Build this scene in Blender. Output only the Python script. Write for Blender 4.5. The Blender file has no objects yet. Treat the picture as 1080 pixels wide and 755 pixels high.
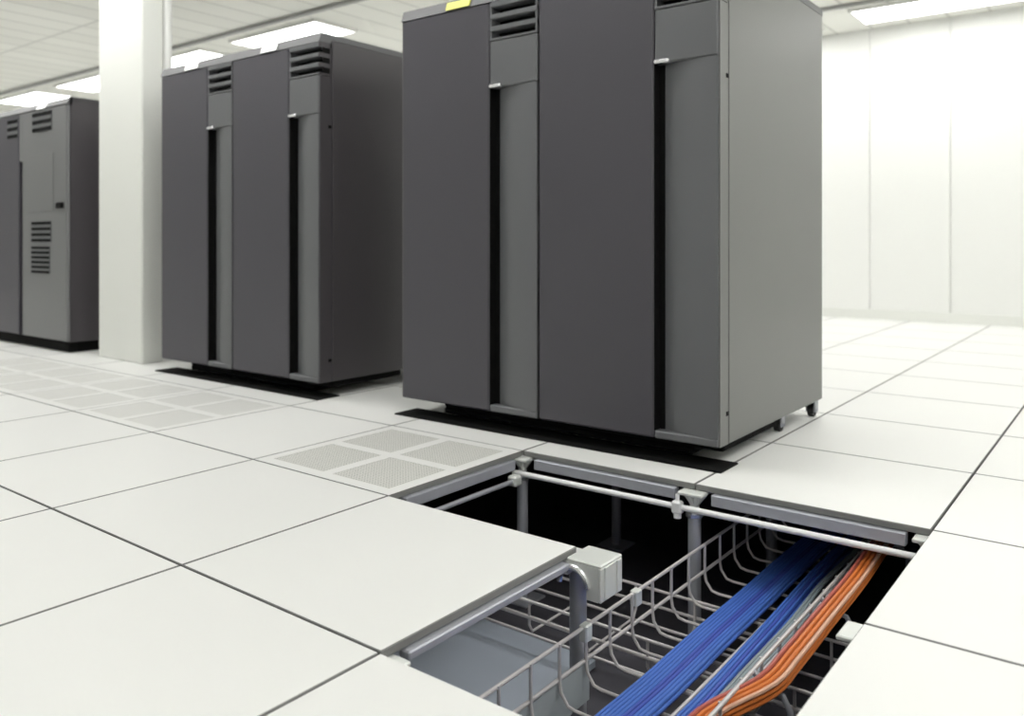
import bpy, math, random
from mathutils import Vector
random.seed(7)
T = 0.6                                   # one raised-floor tile, metres
S = bpy.context.scene
COL = S.collection

# ------------------------------------------------------------------ materials
def new_mat(name):
    m = bpy.data.materials.new(name); m.use_nodes = True
    nt = m.node_tree
    return m, nt, nt.nodes['Principled BSDF']

def mat(name, col, rough=0.5, metal=0.0, spec=0.5, noise=0.0, nscale=8.0, bump=0.0, bscale=300.0, coat=0.0, ior=1.5):
    m, nt, b = new_mat(name)
    b.inputs['Base Color'].default_value = (*col, 1)
    b.inputs['Roughness'].default_value = rough
    b.inputs['Metallic'].default_value = metal
    b.inputs['Specular IOR Level'].default_value = spec
    b.inputs['Coat Weight'].default_value = coat
    b.inputs['IOR'].default_value = ior
    tc = nt.nodes.new('ShaderNodeTexCoord')
    if noise:
        n = nt.nodes.new('ShaderNodeTexNoise'); n.inputs['Scale'].default_value = nscale; n.inputs['Detail'].default_value = 4
        nt.links.new(tc.outputs['Object'], n.inputs['Vector'])
        r = nt.nodes.new('ShaderNodeMapRange')
        r.inputs['To Min'].default_value = 1 - noise; r.inputs['To Max'].default_value = 1 + noise
        nt.links.new(n.outputs['Fac'], r.inputs['Value'])
        mx = nt.nodes.new('ShaderNodeVectorMath'); mx.operation = 'SCALE'
        mx.inputs[0].default_value = col
        nt.links.new(r.outputs['Result'], mx.inputs['Scale'])
        nt.links.new(mx.outputs['Vector'], b.inputs['Base Color'])
    if bump:
        n2 = nt.nodes.new('ShaderNodeTexNoise'); n2.inputs['Scale'].default_value = bscale
        nt.links.new(tc.outputs['Object'], n2.inputs['Vector'])
        bp = nt.nodes.new('ShaderNodeBump'); bp.inputs['Strength'].default_value = bump; bp.inputs['Distance'].default_value = 0.001
        nt.links.new(n2.outputs['Fac'], bp.inputs['Height'])
        nt.links.new(bp.outputs['Normal'], b.inputs['Normal'])
    return m

M_floor = mat('floor_laminate', (0.84, 0.84, 0.82), 0.45, noise=0.012, nscale=3, bump=0.05, bscale=400)
M_edge = mat('tile_edge_trim', (0.22, 0.22, 0.215), 0.6)
M_wall = mat('painted_wall', (0.88, 0.885, 0.86), 0.6, noise=0.01, nscale=2)
M_column = mat('column_paint', (0.82, 0.83, 0.79), 0.5, noise=0.012, nscale=2)
M_sub = mat('sealed_subfloor', (0.075, 0.072, 0.085), 0.6, noise=0.2, nscale=5)  # dark colour also holds the shade of the unlit underfloor
M_lit_patch = mat('lit_patch_grey_blue', (0.40, 0.44, 0.51), 0.5, noise=0.08, nscale=4)  # pale colour for the part of the underfloor that light reaches
M_plate = mat('side_plate_steel', (0.40, 0.44, 0.47), 0.45, noise=0.15, nscale=9)
M_cab = mat('cabinet_charcoal', (0.066, 0.062, 0.075), 0.42, noise=0.04, nscale=3, bump=0.08, bscale=700)
M_side_lit = mat('cabinet_side_lit', (0.14, 0.14, 0.136), 0.36, ior=1.5, noise=0.03, nscale=3, bump=0.05, bscale=700)  # lighter copy of the side panel colour, for the light reflected on it
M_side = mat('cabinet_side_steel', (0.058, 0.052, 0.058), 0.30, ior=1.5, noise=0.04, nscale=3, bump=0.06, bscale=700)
M_bez = mat('cabinet_bezel', (0.125, 0.128, 0.135), 0.42, bump=0.06, bscale=700)
M_top = mat('cabinet_top_cap', (0.125, 0.125, 0.13), 0.45)  # lighter than the body for the light its bevel catches
M_black = mat('black_steel_and_shade', (0.005, 0.005, 0.005), 0.8, spec=0.12)
M_rubber = mat('black_rubber', (0.015, 0.015, 0.015), 0.7)
M_badge = mat('badge_silver', (0.85, 0.85, 0.84), 0.3, 0.6)
M_badge_y = mat('badge_yellow', (0.82, 0.80, 0.16), 0.4)
M_chrome = mat('bright_metal', (0.85, 0.85, 0.87), 0.25, 0.8)
M_galv = mat('galvanised_steel', (0.47, 0.48, 0.53), 0.40, 0.35, noise=0.08, nscale=30)
M_galv_d = mat('dull_galvanised_steel', (0.42, 0.43, 0.47), 0.45, 0.35, noise=0.08, nscale=30)
M_zinc = mat('zinc_white_head', (0.80, 0.82, 0.79), 0.4, 0.25)
M_rod = mat('white_rod', (0.92, 0.92, 0.93), 0.3)
M_wire = mat('tray_wire', (0.66, 0.63, 0.63), 0.4, 0.3)
M_blue = mat('blue_cable', (0.07, 0.17, 0.56), 0.45)
M_blue2 = mat('deep_blue_cable', (0.06, 0.10, 0.45), 0.45)
M_teal = mat('grey_cable', (0.27, 0.32, 0.35), 0.45)
M_blackc = mat('black_cable', (0.02, 0.02, 0.025), 0.45)
M_white = mat('pale_cable', (0.62, 0.58, 0.62), 0.45)
M_orange = mat('orange_cable', (0.70, 0.20, 0.045), 0.42)
M_peach = mat('peach_cable', (0.80, 0.47, 0.33), 0.42)
M_red = mat('dark_red_cable', (0.48, 0.13, 0.10), 0.42)
M_lightbody = mat('light_housing', (0.80, 0.80, 0.77), 0.5)
M_rail = mat('ceiling_rail_grey', (0.36, 0.36, 0.35), 0.5)

def emit(name, col, s):
    m, nt, b = new_mat(name)
    b.inputs['Base Color'].default_value = (0.9, 0.9, 0.9, 1)
    b.inputs['Emission Color'].default_value = (*col, 1)
    b.inputs['Emission Strength'].default_value = s
    return m
M_lamp = emit('lamp_diffuser', (1.0, 1.0, 0.98), 7.5)

# ceiling: long lay-in planks running front to back
def ceiling_mat():
    m, nt, b = new_mat('ceiling_planks')
    tc = nt.nodes.new('ShaderNodeTexCoord')
    mp = nt.nodes.new('ShaderNodeMapping'); mp.inputs['Rotation'].default_value = (0, 0, math.pi/2)
    nt.links.new(tc.outputs['Object'], mp.inputs['Vector'])
    br = nt.nodes.new('ShaderNodeTexBrick')
    br.offset = 0.0
    br.inputs['Scale'].default_value = 1.0
    br.inputs['Brick Width'].default_value = 4.1*T
    br.inputs['Row Height'].default_value = 0.5*T
    br.inputs['Mortar Size'].default_value = 0.012
    br.inputs['Color1'].default_value = (0.85, 0.85, 0.80, 1)
    br.inputs['Color2'].default_value = (0.80, 0.80, 0.75, 1)
    br.inputs['Mortar'].default_value = (0.62, 0.62, 0.58, 1)
    nt.links.new(mp.outputs['Vector'], br.inputs['Vector'])
    nt.links.new(br.outputs['Color'], b.inputs['Base Color'])
    b.inputs['Roughness'].default_value = 0.7
    return m
M_ceil = ceiling_mat()

# perforated metal: small round holes on a grid
def perf_mat(name, c0, c1):
    m, nt, b = new_mat(name)
    tc = nt.nodes.new('ShaderNodeTexCoord')
    sc = nt.nodes.new('ShaderNodeVectorMath'); sc.operation = 'SCALE'; sc.inputs['Scale'].default_value = 1/0.011
    nt.links.new(tc.outputs['Object'], sc.inputs[0])
    fr = nt.nodes.new('ShaderNodeVectorMath'); fr.operation = 'FRACTION'
    nt.links.new(sc.outputs['Vector'], fr.inputs[0])
    sb = nt.nodes.new('ShaderNodeVectorMath'); sb.operation = 'SUBTRACT'; sb.inputs[1].default_value = (0.5, 0.5, 0)
    nt.links.new(fr.outputs['Vector'], sb.inputs[0])
    mu = nt.nodes.new('ShaderNodeVectorMath'); mu.operation = 'MULTIPLY'; mu.inputs[1].default_value = (1, 1, 0)
    nt.links.new(sb.outputs['Vector'], mu.inputs[0])
    ln = nt.nodes.new('ShaderNodeVectorMath'); ln.operation = 'LENGTH'
    nt.links.new(mu.outputs['Vector'], ln.inputs[0])
    lt = nt.nodes.new('ShaderNodeMath'); lt.operation = 'LESS_THAN'; lt.inputs[1].default_value = 0.27
    nt.links.new(ln.outputs['Value'], lt.inputs[0])
    mx = nt.nodes.new('ShaderNodeMix'); mx.data_type = 'RGBA'
    mx.inputs['A'].default_value = (*c0, 1); mx.inputs['B'].default_value = (*c1, 1)
    nt.links.new(lt.outputs['Value'], mx.inputs['Factor'])
    nt.links.new(mx.outputs['Result'], b.inputs['Base Color'])
    b.inputs['Roughness'].default_value = 0.5
    return m
M_perf = perf_mat('perforated_panel', (0.70,0.70,0.66), (0.34,0.34,0.32))
M_perf2 = perf_mat('pale_perforated_panel', (0.76,0.76,0.73), (0.50,0.50,0.48))  # paler, with lower contrast holes, for the farther tiles

# ------------------------------------------------------------------ mesh builder (grid units in, metres out)
class MB:
    def __init__(s): s.v = []; s.f = []; s.m = []
    def quad(s, pts, mi=0):
        n = len(s.v); s.v += [tuple(p) for p in pts]; s.f.append(tuple(range(n, n+len(pts)))); s.m.append(mi)
    def box(s, x0, x1, y0, y1, z0, z1, mi=0, top_mi=None, bev=0.0):
        if bev <= 0:
            P = [(x0,y0,z0),(x1,y0,z0),(x1,y1,z0),(x0,y1,z0),(x0,y0,z1),(x1,y0,z1),(x1,y1,z1),(x0,y1,z1)]
            n = len(s.v); s.v += P
            F = [(0,3,2,1),(4,5,6,7),(0,1,5,4),(1,2,6,5),(2,3,7,6),(3,0,4,7)]
            for k, f in enumerate(F):
                s.f.append(tuple(n+a for a in f)); s.m.append(top_mi if (k == 1 and top_mi is not None) else mi)
            return
        # chamfered box: 24 vertices
        b = bev; n = len(s.v); idx = {}
        for sx in (0,1):
            for sy in (0,1):
                for sz in (0,1):
                    X=(x0,x1)[sx]; Y=(y0,y1)[sy]; Z=(z0,z1)[sz]
                    dx=b if sx==0 else -b; dy=b if sy==0 else -b; dz=b if sz==0 else -b
                    for a,p in (('x',(X,Y+dy,Z+dz)),('y',(X+dx,Y,Z+dz)),('z',(X+dx,Y+dy,Z))):
                        idx[(sx,sy,sz,a)] = len(s.v); s.v.append(p)
        def add(k, m=mi):
            s.f.append(tuple(idx[q] for q in k)); s.m.append(m)
        for sx in (0,1):
            q=[(sx,0,0,'x'),(sx,1,0,'x'),(sx,1,1,'x'),(sx,0,1,'x')]; add(q if sx else q[::-1])
        for sy in (0,1):
            q=[(0,sy,0,'y'),(0,sy,1,'y'),(1,sy,1,'y'),(1,sy,0,'y')]; add(q if sy else q[::-1])
        for sz in (0,1):
            q=[(0,0,sz,'z'),(1,0,sz,'z'),(1,1,sz,'z'),(0,1,sz,'z')]
            add(q if sz else q[::-1], top_mi if (sz and top_mi is not None) else mi)
        for a in (0,1):
            for c in (0,1):
                add([(a,c,0,'x'),(a,c,0,'y'),(a,c,1,'y'),(a,c,1,'x')])
                add([(a,0,c,'x'),(a,0,c,'z'),(a,1,c,'z'),(a,1,c,'x')])
                add([(0,a,c,'y'),(0,a,c,'z'),(1,a,c,'z'),(1,a,c,'y')])
        for sx in (0,1):
            for sy in (0,1):
                for sz in (0,1): add([(sx,sy,sz,'x'),(sx,sy,sz,'y'),(sx,sy,sz,'z')])
    def prism(s, poly, axis, a0, a1, mi=0):
        # poly in the two other axes (order: axis x -> (y,z); y -> (x,z); z -> (x,y))
        def P(p, a):
            return {'x':(a,p[0],p[1]), 'y':(p[0],a,p[1]), 'z':(p[0],p[1],a)}[axis]
        k = len(poly); n = len(s.v)
        s.v += [P(p,a0) for p in poly] + [P(p,a1) for p in poly]
        s.f.append(tuple(range(n,n+k))[::-1]); s.m.append(mi)
        s.f.append(tuple(range(n+k,n+2*k))); s.m.append(mi)
        for q in range(k):
            r=(q+1)%k; s.f.append((n+q,n+r,n+k+r,n+k+q)); s.m.append(mi)
    def tube(s, pts, r, seg=8, mi=0, caps=True):
        pts=[Vector(p) for p in pts]; rings=[]
        up=None
        for k,p in enumerate(pts):
            if k==0: t=pts[1]-p
            elif k==len(pts)-1: t=p-pts[k-1]
            else: t=(pts[k+1]-p).normalized()+(p-pts[k-1]).normalized()
            t.normalize()
            if up is None:
                up=Vector((0,0,1)) if abs(t.z)<0.9 else Vector((1,0,0))
            a=t.cross(up)
            if a.length<1e-4: a=t.cross(Vector((0,1,0.3)))
            a.normalize(); b=a.cross(t).normalized(); up=b
            n=len(s.v)
            for q in range(seg):
                g=2*math.pi*q/seg
                s.v.append(tuple(p+a*(r*math.cos(g))+b*(r*math.sin(g))))
            rings.append(n)
        for k in range(len(rings)-1):
            for q in range(seg):
                w=(q+1)%seg
                s.f.append((rings[k]+q,rings[k]+w,rings[k+1]+w,rings[k+1]+q)); s.m.append(mi)
        if caps:
            s.f.append(tuple(rings[0]+q for q in range(seg))[::-1]); s.m.append(mi)
            s.f.append(tuple(rings[-1]+q for q in range(seg))); s.m.append(mi)
    def cyl(s, c0, c1, r, seg=16, mi=0): s.tube([c0,c1], r, seg, mi)
    def build(s, name, mats, parent=None, smooth=False):
        if not isinstance(mats,(list,tuple)): mats=[mats]
        org = Vector((0,0,0))
        if parent is not None:
            p=parent
            while p is not None: org += p.location; p=p.parent
        me=bpy.data.meshes.new(name)
        me.from_pydata([Vector(v)*T-org for v in s.v],[],s.f)
        for m in mats: me.materials.append(m)
        for p,mi in zip(me.polygons,s.m): p.material_index=mi; p.use_smooth=False
        me.validate(); me.update()
        import bmesh
        bm=bmesh.new(); bm.from_mesh(me); bmesh.ops.recalc_face_normals(bm,faces=bm.faces[:]); bm.to_mesh(me); bm.free()
        if smooth:
            for p in me.polygons: p.use_smooth=True
            me.set_sharp_from_angle(angle=math.radians(40))
        o=bpy.data.objects.new(name,me); COL.objects.link(o)
        if parent is not None: o.parent=parent
        return o

def thing(name,label,cat,loc=(0,0,0),group=None):
    o=bpy.data.objects.new(name,None); COL.objects.link(o)
    o.empty_display_size=0.1
    o.location=Vector(loc)*T
    return tag(o,label,cat,group)
def tag(o,label,cat,group=None):
    o['label']=label; o['category']=cat
    if group: o['group']=group
    return o
def struct(o): o['kind']='structure'; return o
def shift(o,loc):
    """give a one-mesh thing its own origin"""
    d=Vector(loc)*T
    for v in o.data.vertices: v.co-=d
    o.location=d
    return o

# ------------------------------------------------------------------ setting
I0,I1,J0,J1,H=-20,4,-7,11.3,4.25
SUB=-0.8
HOLE={(0,0),(0,1),(-1,1)}
VENT=[(-2,1),(-4,1),(-5,1),(-6,1),(-7,1)]
g=0.004
fl=MB()
for i in range(I0,I1):
    for j in range(J0,12):
        if (i,j) in HOLE or (i,j) in VENT: continue
        y1=min(j+1-g,J1)
        fl.box(i+g,i+1-g,j+g,y1,-0.028,0.0,mi=1,top_mi=0,bev=0.003)
struct(fl.build('floor',[M_floor,M_edge]))
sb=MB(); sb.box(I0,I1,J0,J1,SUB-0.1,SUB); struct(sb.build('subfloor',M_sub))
c=MB(); c.box(I0,I1,J0,J1,H,H+0.1); struct(c.build('ceiling',M_ceil))
w=MB()
x=-1.541-1.057*18
while x<I1:
    a=max(x,I0); b=min(x+1.057,I1)
    if b>a: w.box(a+0.008,b-0.008,J1-0.03,J1,0.0,H,bev=0.006)
    x+=1.057
w.box(I0,I1,J1-0.006,J1+0.15,SUB,H)
struct(w.build('wall_back',M_wall))
for nm,bx in (('wall_left',(I0-0.15,I0,J0,J1)),('wall_right',(I1,I1+0.15,J0,J1)),('wall_front',(I0,I1,J0-0.15,J0))):
    w=MB(); w.box(*bx,SUB,H); struct(w.build(nm,M_wall))
bb=MB(); bb.box(I0,I1,J1-0.055,J1-0.03,0.0,0.14,bev=0.004); struct(bb.build('baseboard_back',M_column))
# square column in the cabinet row
cm=MB(); cm.box(-6.48,-5.66,2.38,2.59,0,H,bev=0.012)
struct(cm.build('column',M_column))
# slim white pipe rising behind the column
pp=MB(); pp.cyl((-5.70,2.65,0),(-5.70,2.65,H),0.045,20)
for z in (0.9,2.2,3.6): pp.cyl((-5.70,2.65,z),(-5.70,2.65,z+0.05),0.055,20)
o=shift(pp.build('conduit_pipe',M_wall,smooth=True),(-5.70,2.65,0))
tag(o,'slim white vertical pipe running up behind the white column','pipe')

# ------------------------------------------------------------------ ceiling rails and lamps
n=0
for j in (-3.2,0.9,5.6,9.72):
    n+=1
    r=MB(); r.box(I0,I1,j-0.035,j+0.035,H-0.05,H,bev=0.008)
    struct(r.build('trim_%d'%n,M_rail))
rows={-3.2:[-16+5.7*k for k in range(4)],
      0.9:[-16.1,-13.8,-11.5,-9.2,-6.9,-4.6,-2.3,1.9],  # unseen row, moved and filled in to brighten the cabinet tops
      5.6:[-18.4,-15.5,-12.4,-9.55,-4.6,-1.8,1.9],
      9.72:[-18.5,-15.6,-12.7,-9.8,-6.9,-4.1,-1.5,1.35],
      3.1:[1.9], -1.3:[1.9]}  # unseen fixtures off the rows, added for stronger light from the right
names={(5.6,-15.5):'fluorescent ceiling light above the leftmost cabinet, left of the column',
       (5.6,-12.4):'fluorescent ceiling light just right of the column, its left end hidden',
       (5.6,-9.55):'bright fluorescent ceiling light over the middle two-door cabinet',
       (9.72,-1.5):'bright fluorescent ceiling light along the back wall at the upper right'}
for j,L in rows.items():
    for i in L:
        ln=2.05
        t=thing('ceiling_light',names.get((j,i),'white fluorescent ceiling light running parallel to the cabinets'),'ceiling light',(i+ln/2,j+0.7,H),'ceiling light rows')
        f=MB()
        y0,y1=j+0.28,j+1.08; z0=H-0.045
        f.box(i,i+ln,y0,y0+0.03,z0,H); f.box(i,i+ln,y1-0.03,y1,z0,H)
        f.box(i,i+0.03,y0+0.03,y1-0.03,z0,H); f.box(i+ln-0.03,i+ln,y0+0.03,y1-0.03,z0,H)
        f.build('frame',M_lightbody,t)
        d=MB(); d.box(i+0.03,i+ln-0.03,y0+0.03,y1-0.03,H-0.035,H-0.005)
        d.build('diffuser',M_lamp,t)

# ------------------------------------------------------------------ vent tiles
vlab={(-2,1):'perforated grey vent tile of four panels bordering the open floor hole',
      (-4,1):'perforated grey vent floor tile before the left door of the middle cabinet',
      (-5,1):'perforated grey vent floor tile by the left front corner of the middle cabinet',
      (-6,1):'perforated grey vent floor tile in front of the white column',
      (-7,1):'perforated grey vent floor tile before the gap left of the white column'}
for (i,j) in VENT:
    t=thing('vent_tile',vlab[(i,j)],'floor tile',(i+0.5,j+0.5,0),'perforated vent tiles')
    f=MB(); a,b,c_,d=i+g,i+1-g,j+g,j+1-g; e=0.07; h=0.035
    f.box(a,b,c_,c_+e,-0.028,0,1,0); f.box(a,b,d-e,d,-0.028,0,1,0)
    f.box(a,a+e,c_+e,d-e,-0.028,0,1,0); f.box(b-e,b,c_+e,d-e,-0.028,0,1,0)
    f.box(i+.5-h,i+.5+h,c_+e,d-e,-0.028,0,1,0); f.box(a+e,i+.5-h,j+.5-h,j+.5+h,-0.028,0,1,0); f.box(i+.5+h,b-e,j+.5-h,j+.5+h,-0.028,0,1,0)
    f.build('frame',[M_floor,M_edge],t)
    for x0,x1 in ((a+e,i+.5-h),(i+.5+h,b-e)):
        for y0,y1 in ((c_+e,j+.5-h),(j+.5+h,d-e)):
            p=MB(); p.box(x0,x1,y0,y1,-0.02,-0.001); p.build('perforated_panel',M_perf if i==-2 else M_perf2,t)

# ------------------------------------------------------------------ cabinets
ZB,ZT=0.11,2.64
JF=2.28
def door_module(root,x0,W,badge,edge_right):
    """one door: flat leaf, louvre, plain plate, handle lip, scooped bezel"""
    fx1=x0+W*0.672            # flat leaf / narrow column split
    cx0,cx1=fx1+0.006,x0+W-0.006
    zc=2.57
    leaf=MB(); leaf.box(x0+0.006,fx1,JF,JF+0.10,ZB,zc,bev=0.010)
    # faint horizontal seams of the leaf
    door=leaf.build('door',M_cab,root)
    # louvre block
    lv=MB(); zl0,zl1=2.335,zc
    yb=JF+0.085
    lv.box(cx0,cx1,yb,JF+0.10,zl0,zl1,1)
    sl=[(2.335,2.350),(2.392,2.422),(2.464,2.494),(2.536,zc)]
    for a,b in sl: lv.box(cx0,cx1,JF,yb,a,b,0,bev=0.004)
    lv.box(cx0,cx0+0.012,JF+0.004,yb,zl0,zl1,0)
    if not edge_right: lv.box(cx1-0.012,cx1,JF+0.004,yb,zl0,zl1,0)
    lv.build('louvre',[M_bez,M_black],door)
    pl=MB(); pl.box(cx0,cx1,JF,JF+0.10,2.055,2.333,bev=0.008); pl.build('upper_plate',M_bez,door)
    # scooped bezel: deep at left, flush at right
    sc=MB(); zt=2.053; zb=0.15; dd=0.06
    prof=[(cx0,JF+0.10)]
    ww=cx1-cx0
    pts=[(cx0,JF+dd),(cx0+0.034,JF+dd)]
    for k in range(1,9):
        u=k/8; pts.append((cx0+0.034+(ww-0.034)*u*0.92, JF+dd*(1-u)**1.8))
    pts+=[(cx1,JF),(cx1,JF+0.10)]
    sc.prism(prof+pts,'z',zb,zt)
    sc.build('scooped_bezel',M_bez,door,smooth=True)
    dk=MB(); dk.box(cx0+0.001,cx0+0.033,JF+dd-0.004,JF+dd-0.0005,zb,zt); dk.box(cx0-0.004,cx0+0.001,JF+0.006,JF+dd,zb,zt)
    dk.build('shaded_grip_slot',M_black,door)  # black liner puts the shade of the recess into the colour
    lo=MB(); lo.box(cx0,cx1,JF,JF+0.10,ZB,zb,bev=0.006); lo.build('lower_plate',M_bez,door)
    hd=MB(); hd.box(cx0-0.002,cx0+0.085,JF-0.012,JF+0.03,2.054,2.074,bev=0.006); hd.build('handle',M_chrome,door)
    if badge is not None:
        bx=x0+0.36*W
        bd=MB(); s=0.19
        P=[(JF-0.008,2.578),(JF+0.0015,2.578),(JF+0.0185,2.626),(JF+0.008,2.628)]
        bd.prism(P,'x',bx,bx+s); bd.build('badge',badge,door)
    return door

def caster(root,x,y):
    m=MB(); m.cyl((x-0.018,y,0.042),(x+0.018,y,0.042),0.042,18)
    c0=m.build('caster',M_rubber,root,smooth=True)
    f=MB(); f.box(x-0.03,x-0.021,y-0.03,y+0.03,0.03,0.098); f.box(x+0.021,x+0.03,y-0.03,y+0.03,0.03,0.098); f.box(x-0.03,x+0.03,y-0.035,y+0.035,0.092,0.104)
    f.cyl((x-0.036,y,0.042),(x+0.036,y,0.042),0.009,8)
    f.build('fork',M_galv_d,c0)

def two_door_cabinet(x0,x1,jb,label,badges,M_side):
    t=thing('server_cabinet',label,'cabinet',((x0+x1)/2,(JF+jb)/2,0),'tall two-door cabinets')
    W=(x1-x0)/2
    b=MB(); b.box(x0+0.012,x1-0.012,JF+0.105,jb,ZB,2.575,bev=0.006); b.build('body',M_cab,t)
    for xa,xb in ((x0,x0+0.011),(x1-0.011,x1)):
        s=MB(); s.box(xa,xb,JF+0.125,jb-0.01,ZB,2.60,bev=0.004); s.build('side_panel',M_side,t)
    # side faces of the door assembly (front strip with wrapped louvres)
    for sgn,xe in ((1,x1),(-1,x0)):
        s=MB()
        if sgn<0: s.box(xe,xe+0.0055,JF+0.012,JF+0.112,ZB,2.575); s.build('edge_strip',M_side,t); continue
        xa,xb=(xe-0.0055,xe) if sgn>0 else (xe,xe+0.0055)
        s.box(xa,xb,JF+0.012,JF+0.112,ZB,2.330,0)
        for z0,z1 in ((2.335,2.350),(2.392,2.422),(2.464,2.494),(2.536,2.575)): s.box(xa,xb,JF+0.006,JF+0.112,z0,z1,0)
        s.box(xa+0.001,xb-0.001,JF+0.03,JF+0.112,2.33,2.575,1)
        s.box(xa,xb,JF+0.102,JF+0.112,2.33,2.575,0)
        s.build('edge_strip',[M_side,M_black],t)
        xo=xe+0.003*sgn
        for zh in (1.955,0.255):
            l=MB(); l.box(min(xe,xo),max(xe,xo),JF+0.085,JF+0.115,zh,zh+0.022,bev=0.001); l.build('hinge',M_black,t)
    cap=MB(); cap.prism([(JF,2.572),(JF+0.022,ZT),(jb,ZT),(jb,2.600),(JF+0.12,2.600),(JF+0.12,2.572)],'x',x0,x1)
    cap.build('top_cap',M_top,t)
    for k in (0,1): door_module(t,x0+W*k,W,badges[k],k==1)
    bf=MB(); bf.box(x0+0.26,x1-0.20,JF+0.13,JF+0.80,0.02,0.06,bev=0.01); bf.box(x0+0.26,x1-0.03,JF+0.13,JF+0.86,0.06,ZB,bev=0.008); bf.build('base_frame',M_black,t)
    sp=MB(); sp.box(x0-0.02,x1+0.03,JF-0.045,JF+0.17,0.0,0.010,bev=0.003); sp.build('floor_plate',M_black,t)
    for x,y in ((x0+0.14,jb-0.62),(x1-0.07,jb-0.62),(x1-0.05,jb-0.06),(x0+0.12,jb-0.06)): caster(t,x,y)
    return t
two_door_cabinet(-2.20,0.0,3.93,'largest dark charcoal two-door cabinet standing at the edge of the open floor',[M_badge_y,M_badge],M_side_lit)
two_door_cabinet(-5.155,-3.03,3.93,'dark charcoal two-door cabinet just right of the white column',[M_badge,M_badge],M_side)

# leftmost cabinet: panelled service door
x0,x1,jb=-9.05,-6.94,3.93
t=thing('server_cabinet','leftmost dark grey cabinet with slotted panels and a latch, left of the column','cabinet',((x0+x1)/2,(JF+jb)/2,0))
b=MB(); b.box(x0+0.012,x1-0.012,JF+0.05,jb,ZB,2.575,bev=0.006); b.build('body',M_cab,t)
for xa,xb in ((x0,x0+0.011),(x1-0.011,x1)):
    s=MB(); s.box(xa,xb,JF+0.03,jb-0.01,ZB,2.59,bev=0.004); s.build('side_panel',M_side,t)
cap=MB(); cap.prism([(JF,2.52),(JF,2.535),(JF+0.05,2.60),(jb,2.60),(jb,2.578),(JF+0.06,2.578),(JF+0.06,2.52)],'x',x0,x1); cap.build('top_cap',M_top,t)
M_c3=mat('cabinet_grey_door',(0.17,0.17,0.175),0.4,bump=0.06,bscale=700)
d=MB(); d.box(-7.97,x1,JF,JF+0.048,ZB+0.01,2.515,bev=0.008); d1=d.build('door',M_c3,t)
d=MB(); d.box(x0,-8.06,JF,JF+0.048,ZB+0.01,2.515,bev=0.008); d2=d.build('door',M_cab,t)
s=MB(); s.box(-8.06,-7.97,JF+0.035,JF+0.049,ZB+0.01,2.0); s.build('shaded_grip_slot',M_black,t)
s=MB(); s.box(-8.058,-7.972,JF+0.004,JF+0.048,2.0,2.515,bev=0.004); s.build('upper_plate',M_c3,t)
def slots(name,xa,xb,z0,z1,n,parent):
    m=MB(); h=(z1-z0)/(2*n-1)
    m.box(xa,xb,JF-0.004,JF-0.0005,z0,z1,0)
    for k in range(n): m.box(xa+0.01,xb-0.01,JF-0.008,JF-0.0042,z0+2*k*h,z0+(2*k+1)*h,1)
    return m.build(name,[M_bez,M_black],parent)
slots('louvre',-7.72,-7.256,2.29,2.49,3,d1)
slots('louvre',-8.35,-8.07,2.27,2.47,3,d2)
slots('louvre',-7.74,-7.27,1.13,1.34,4,d1)
slots('louvre',-7.74,-7.30,0.80,1.08,6,d1)
f=MB(); f.box(-7.80,-7.22,JF-0.006,JF-0.0006,1.45,2.05,bev=0.002); f.build('access_panel',M_c3,d1)
l=MB(); l.box(-7.12,-6.99,JF-0.03,JF-0.0005,1.47,1.53,bev=0.008); l.build('latch',M_black,d1)
bd=MB(); bd.prism([(JF-0.008,2.527),(JF+0.0,2.522),(JF+0.036,2.575),(JF+0.028,2.583)],'x',-7.62,-7.42); bd.build('badge',M_badge,t)
bf=MB(); bf.box(x0+0.1,x1-0.06,JF+0.06,JF+0.15,0.0,ZB,bev=0.008); bf.box(x0+0.1,x1-0.06,JF+0.151,jb-0.5,0.09,ZB,bev=0.004); bf.box(x1-0.10,x1-0.06,JF+0.151,jb-0.5,0.0,0.089,bev=0.004); bf.build('base_frame',M_black,t)
for x,y in ((x0+0.14,jb-0.3),(x1-0.10,jb-0.3),(x1-0.25,JF+0.2),(x0+0.25,JF+0.2)): caster(t,x,y)

# ------------------------------------------------------------------ underfloor: pedestals, stringers, rods
def pedestal(i,j,label,big=False):
    t=thing('floor_pedestal',label,'pedestal',(i,j,SUB),'raised floor pedestals')
    p=MB(); p.box(i-.09,i+.09,j-.09,j+.09,SUB,SUB+0.012,bev=0.003); p.build('base_plate',M_galv_d,t)
    p=MB(); p.cyl((i,j,SUB+0.012),(i,j,-0.15),0.030,20); p.build('post',M_galv,t,smooth=True)
    p=MB(); p.cyl((i,j,-0.15),(i,j,-0.10),0.016,14); p.cyl((i,j,-0.152),(i,j,-0.135),0.040,6); p.build('nut',M_chrome,t)
    p=MB(); e=0.06
    p.box(i-e,i+e,j-e,j+e,-0.046,-0.030,bev=0.004)
    for sx,sy in ((1,0),(-1,0),(0,1),(0,-1)):
        if sx: p.prism([(i+sx*0.016,-0.046),(i+sx*e,-0.046),(i+sx*0.016,-0.10)],'y',j-.008,j+.008)
        else: p.prism([(j+sy*0.016,-0.046),(j+sy*e,-0.046),(j+sy*0.016,-0.10)],'x',i-.008,i+.008)
    p.cyl((i,j,-0.11),(i,j,-0.045),0.022,14)
    p.build('head',M_zinc,t)
    return t
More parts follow.
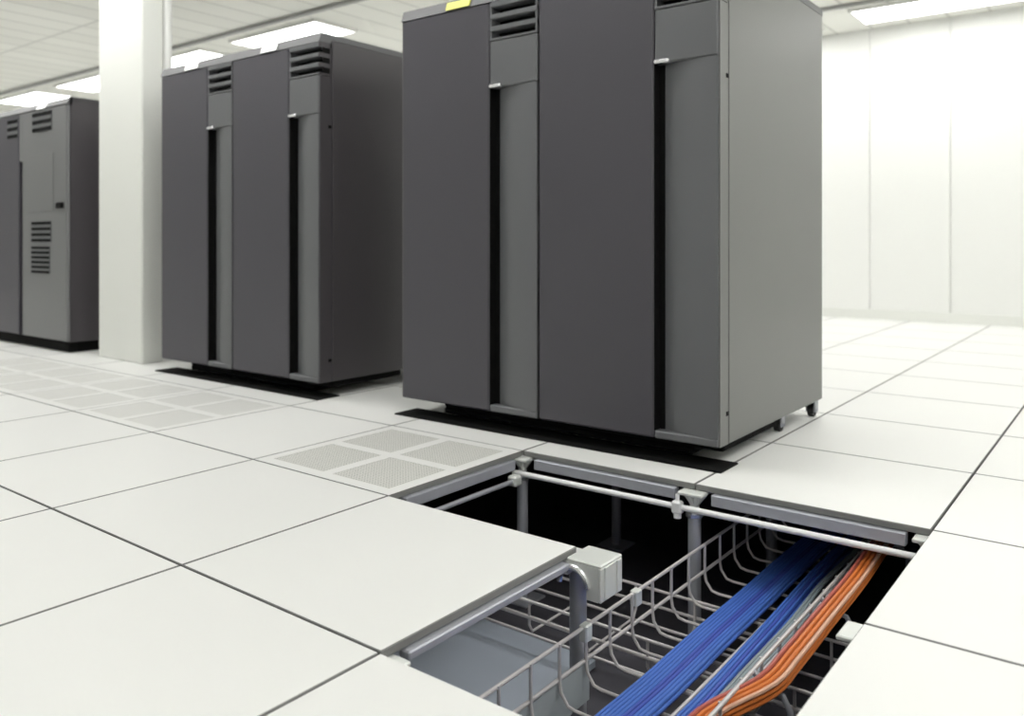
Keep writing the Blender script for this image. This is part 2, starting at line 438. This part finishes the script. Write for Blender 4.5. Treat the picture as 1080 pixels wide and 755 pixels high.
ped=[((-1,2),'galvanised floor pedestal at the left end of the white rod'),
     ((0,2),'galvanised floor pedestal behind the middle of the white rod'),
     ((1,2),'floor pedestal under the far right corner of the open floor'),
     ((1,1),'floor pedestal with pale head halfway along the right edge of the hole'),
     ((0,0),'floor pedestal with pale head in the near left corner of the hole'),
     ((-1,3),'faint floor pedestal far back in the dark, between the two rod posts'),
     ((0,3),'floor pedestal under the cabinet, behind the wire tray end')]
for (i,j),l in ped: pedestal(i,j,l)
# the pedestal at the tile corner carries a boxy hood head
t=thing('floor_pedestal','floor pedestal with boxy pale arched hood at the projecting tile corner','pedestal',(0,1,SUB),'raised floor pedestals')
i,j=0,1
p=MB(); p.box(i-.09,i+.09,j-.09,j+.09,SUB,SUB+0.012,bev=0.003); p.build('base_plate',M_galv_d,t)
p=MB(); p.cyl((i,j,SUB+0.012),(i,j,-0.085),0.032,20); p.build('post',M_galv,t,smooth=True)
hx0,hx1,hy0,hy1,hz0,hz1=-0.06,0.150,0.915,1.065,-0.145,-0.012
p=MB()
p.box(0.005,hx1,hy0,hy1,hz1-0.012,hz1,bev=0.004)                # top plate beyond the tile
p.box(hx1-0.012,hx1,hy0,hy1,hz0,hz1-0.012,bev=0.003)            # right face
p.box(0.005,hx1-0.012,hy1-0.012,hy1,hz0,hz1-0.012)             # back
oc,ow,ot=0.035,0.055,-0.045                                     # arched opening: centre, half width, crown
p.box(oc+ow,hx1-0.012,hy0,hy0+0.010,hz0,hz1-0.012)
ar=[(oc+ow*math.cos(math.pi*k/10),ot-0.055+0.055*math.sin(math.pi*k/10)) for k in range(11)]
for (xa_,za_),(xb_,zb_) in zip(ar,ar[1:]):
    if xb_<0.0: continue
    p.prism([(xb_,zb_),(xa_,za_),(xa_,hz1-0.012),(xb_,hz1-0.012)],'y',hy0,hy0+0.010)
p.box(hx1,hx1+0.007,hy0+0.02,hy0+0.045,hz0+0.01,hz1-0.01,bev=0.002); p.box(hx1,hx1+0.007,hy1-0.045,hy1-0.02,hz0+0.01,hz1-0.01,bev=0.002)
p.build('hood',M_zinc,t)
p=MB()
arc=[]
cxh=0.035; R=0.060
for k in range(13):
    a=math.pi*k/12; arc.append((cxh+R*math.cos(a),-0.105+R*math.sin(a)*1.05))
pts=[(x_,hy0-0.002,z_) for x_,z_ in arc]
p.tube(pts,0.011,8); p.build('arch_rim',M_chrome,t,smooth=True)
p=MB(); p.box(-0.08,0.0,0.93,1.06,-0.085,-0.030,bev=0.003); p.build('head',M_zinc,t)

m=MB(); m.box(-2.6,-0.30,-0.6,1.62,SUB,SUB+0.05,bev=0.01); o=shift(m.build('underfloor_lit_patch',M_lit_patch),(-1.45,0.5,SUB))  # added pale sheet, stands for light falling on the subfloor
tag(o,'grey-blue sheet standing for the lit patch of the underfloor, left of the cable trays','lit patch')
def stringer(a,b,label,z1=-0.030,hgt=0.052):
    m=MB(); (xa,ya),(xb,yb)=a,b; w_=0.022
    if xa==xb: m.box(xa-w_,xa+w_,ya+0.09,yb-0.09,z1-hgt,z1,bev=0.004)
    else: m.box(xa+0.09,xb-0.09,ya-w_,ya+w_,z1-hgt,z1,bev=0.004)
    o=m.build('floor_stringer',M_galv,None); shift(o,((xa+xb)/2,(ya+yb)/2,z1-hgt)); tag(o,label,'floor beam','floor grid stringers')
stringer((-1,1),(-1,2),'grey floor beam under the edge of the perforated four-panel tile')
stringer((-1,2),(0,2),'grey floor beam at the back left edge of the hole, before the cabinet')
stringer((0,2),(1,2),'grey floor beam at the back right edge of the hole, over the cables')
stringer((0,0),(0,1),'grey floor beam under the projecting near-left tile edge',hgt=0.026)
stringer((0,0),(1,0),'grey floor beam under the near edge of the hole')

t=thing('bonding_rod','long white rod crossing the back of the hole with a white clamp','rod',(0,1.94,-0.1))
m=MB(); m.tube([(-1.02,1.945,-0.106),(1.10,1.945,-0.100)],0.014,12); m.build('rod',M_rod,t,smooth=True)
m=MB(); m.box(-0.085,-0.035,1.925,1.965,-0.135,-0.075,bev=0.008); m.cyl((-0.06,1.945,-0.08),(-0.06,1.945,-0.046),0.010,8); m.cyl((-0.06,1.945,-0.155),(-0.06,1.945,-0.13),0.018,10); m.build('clamp',M_rod,t)
t=thing('bonding_rod','dull rod along the left edge of the hole under the perforated tile','rod',(-0.95,1.5,-0.1))
m=MB(); m.tube([(-0.955,1.05,-0.125),(-0.955,1.90,-0.125)],0.012,12); m.build('rod',M_galv,t,smooth=True)
m=MB(); m.box(-0.985,-0.925,1.84,1.90,-0.150,-0.095,bev=0.010); m.build('clamp',M_zinc,t)

# ------------------------------------------------------------------ wire basket trays
def long_wire(par,p0,p1,r=0.0072):
    m=MB(); m.tube([p0,p1],r,8); m.build('long_wire',M_wire,par,smooth=True)
ZR,ZM,ZF=-0.25,-0.37,-0.465
XL,XR=0.075,0.665
tr=thing('wire_basket_tray','wire basket cable tray carrying blue cables away under the cabinet','cable tray',(0.37,1.5,ZF))
ja,jb=-0.3,3.9
for x_,z_ in ((XL,ZR),(XL,ZM),(0.235,ZF),(0.43,ZF+0.028),(0.56,ZF),(XR,ZR)):
    long_wire(tr,(x_,ja,z_),(x_,jb,z_))
y=ja+0.05
while y<jb:
    m=MB()
    r=0.0062
    pts=[(XL+0.006,y,ZR+0.005),(XL+0.006,y,ZF+0.09),(XL+0.012,y,ZF+0.055),(XL+0.04,y,ZF+0.018),(XL+0.07,y,ZF+0.012),(XR-0.07,y,ZF+0.012),(XR-0.03,y,ZF+0.03),(XR-0.006,y,ZF+0.07),(XR-0.006,y,ZR+0.005)]
    m.tube(pts,r,6); m.build('cross_wire',M_wire,tr,smooth=True)
    y+=0.168
for y in (1.005,0.35,1.7,2.6):                                  # outrigger arms beside the rim
    m=MB(); m.tube([(XR,y,ZR),(XR+0.035,y-0.005,ZR-0.035),(XR+0.10,y-0.012,ZR-0.045),(XR+0.125,y-0.015,ZR-0.085),(XR+0.125,y-0.015,ZF-0.04)],0.010,8); m.build('support_arm',M_galv_d,tr,smooth=True)
m=MB(); m.box(XL-0.004,XL-0.0005,ja,0.96,ZF-0.06,ZM-0.012,bev=0.001); m.build('side_plate',M_plate,tr)
for y in (1.30,0.93):
    m=MB(); m.box(XL-0.014,XL+0.02,y-0.022,y+0.02,ZR-0.05,ZR+0.012,bev=0.005); m.build('splice_clip',M_zinc,tr)

ZR2,ZM2,ZF2=-0.50,-0.575,-0.66
YN,YF=1.44,1.90
ct=thing('wire_basket_tray','empty lower wire tray crossing beneath the blue cable tray','cable tray',(0.3,1.67,ZF2))
xa,xb=-2.4,2.6
for y_,z_ in ((YN,ZR2),(YN,ZM2),(YN+0.02,ZF2),(YN+0.16,ZF2),(YF-0.16,ZF2),(YF-0.02,ZF2),(YF,ZM2),(YF,ZR2)):
    long_wire(ct,(xa,y_,z_),(xb,y_,z_))
x_=xa+0.05
while x_<xb:
    m=MB(); m.tube([(x_,YN+0.006,ZR2),(x_,YN+0.006,ZF2+0.05),(x_,YN+0.03,ZF2+0.012),(x_,YF-0.03,ZF2+0.012),(x_,YF-0.006,ZF2+0.05),(x_,YF-0.006,ZR2)],0.0062,6)
    m.build('cross_wire',M_wire,ct,smooth=True); x_+=0.30

# ------------------------------------------------------------------ cables
def cable(path,r,matl,name,label,group,wob=0.004,cat='cable'):
    # Catmull-Rom through path, with a slow wander
    P=[Vector(p) for p in path]; out=[]
    rr=random.Random(group.split(' of ')[-1]); ph=[rr.uniform(0,6.28) for _ in range(4)]   # neighbours wander together
    for k in range(len(P)-1):
        p0=P[max(k-1,0)];p1=P[k];p2=P[k+1];p3=P[min(k+2,len(P)-1)]
        nn=max(4,int((p2-p1).length/0.09))
        for q in range(nn):
            u=q/nn
            out.append(0.5*((2*p1)+(p2-p0)*u+(2*p0-5*p1+4*p2-p3)*u*u+(3*p1-p0-3*p2+p3)*u**3))
    out.append(P[-1])
    pts=[p+Vector((wob*(math.sin(p.y*3.1+ph[0])+0.6*math.sin(p.y*7.3+ph[1])),0,abs(wob*0.5*math.sin(p.y*4.7+ph[2])))) for p in out]
    m=MB(); m.tube(pts,r,7)
    o=m.build(name,matl,None,smooth=True); shift(o,tuple(pts[0])); tag(o,label,cat,group)
    return o
J_A,J_B=-0.25,3.85
bot=ZF+0.026
# wide flat blue bundle
rb=0.0068
for k in range(10):
    for lay in range(3):
        xx=0.260+0.0140*k+(0.007 if lay%2 else 0); zz=bot+rb+lay*0.0128
        cable([(xx,J_A,zz),(xx,0.8,zz),(xx+0.002,1.8,zz),(xx-0.004,2.8,zz),(xx,J_B,zz)],rb,M_blue if random.random()<0.8 else M_blue2,'network_cable','bright blue cable in the wide flat bundle in the tray','blue cables of the wide bundle',0.003)
# narrow second blue bundle
for k in range(5):
    xx=0.460+0.0140*k
    for lay in range(2 if k<4 else 1):
        zz=bot+rb+lay*0.0139
        cable([(xx,J_A,zz),(xx,0.9,zz),(xx-0.004,1.5,zz),(xx-0.02,2.3,zz+0.02),(xx-0.03,J_B,zz)],rb,M_blue if (k+lay)%3 else M_blue2,'network_cable','blue cable in the narrow bundle beside the wide blue bundle','blue cables of the narrow bundle',0.004)
# grey, black and pale strands between the blue and the orange
strand=[(0.540,M_teal,'grey'),(0.556,M_teal,'grey'),(0.573,M_blackc,'black'),(0.590,M_teal,'grey'),(0.607,M_white,'pale'),(0.624,M_blackc,'black')]
for k,(xx,mm,cn) in enumerate(strand):
    for lay in (0,1,2):
        zz=bot+0.008+lay*0.0165+(0.004*k)
        cable([(xx-0.05,J_A,zz),(xx-0.02,0.6,zz),(xx,1.3,zz+0.01),(xx+0.01,2.0,zz+0.03),(xx,J_B,zz+0.02)],0.0078,mm,'power_cable','thin %s cable lying between the blue and the orange cables'%cn,'%s strands of the loose cables'%cn,0.006)
# orange bundle riding over the rim, sagging at the near end
for k in range(12):
    a=(k%4)*0.0185; b=(k//4)*0.0168
    xx=0.686+a; zz=-0.252+b
    mm,cn=((M_orange,'orange'),(M_peach,'pale peach'),(M_orange,'orange'),(M_orange,'orange'),(M_red,'dark red'),(M_orange,'orange'),(M_peach,'pale peach'),(M_orange,'orange'),(M_red,'dark red'),(M_orange,'orange'),(M_orange,'orange'),(M_peach,'pale peach'))[k]
    cable([(xx-0.100,J_A,zz-0.10),(xx-0.100,0.45,zz-0.095),(xx-0.098,0.75,zz-0.075),(xx+0.010,0.94,zz-0.02),(xx+0.026,1.15,zz),(xx+0.042,1.6,zz+0.01),(xx+0.048,2.2,zz+0.045),(xx+0.04,2.7,zz+0.03),(xx+0.03,J_B,zz-0.05)],0.0073,mm,'fiber_cable','%s cable in the loose orange bundle at the right of the tray'%cn,'%s cables of the orange bundle'%cn,0.006)

# ------------------------------------------------------------------ camera
f_px,cx,yh,th=871.25,532.66,254.9,-0.66032
cam=bpy.data.cameras.new('camera'); co=bpy.data.objects.new('camera',cam); COL.objects.link(co)
co.location=(1.665984*T,-1.587071*T,1.130195*T)
co.rotation_euler=(math.pi/2,0,-th)
cam.sensor_fit='HORIZONTAL'; cam.sensor_width=36
cam.lens=f_px/1080*36
cam.shift_x=(540-cx)/1080
cam.shift_y=-(377.5-yh)/1080
cam.clip_start=0.02
cam.dof.use_dof=True; cam.dof.focus_distance=1.9; cam.dof.aperture_fstop=3.2
S.camera=co

wd=bpy.data.worlds.new('world'); S.world=wd; wd.use_nodes=True
wd.node_tree.nodes['Background'].inputs['Color'].default_value=(0.9,0.95,1,1)
wd.node_tree.nodes['Background'].inputs['Strength'].default_value=0.1
S.view_settings.view_transform='Standard'; S.view_settings.look='None'
S.view_settings.gamma=1; S.view_settings.use_curve_mapping=False
S.view_settings.exposure=-0.01
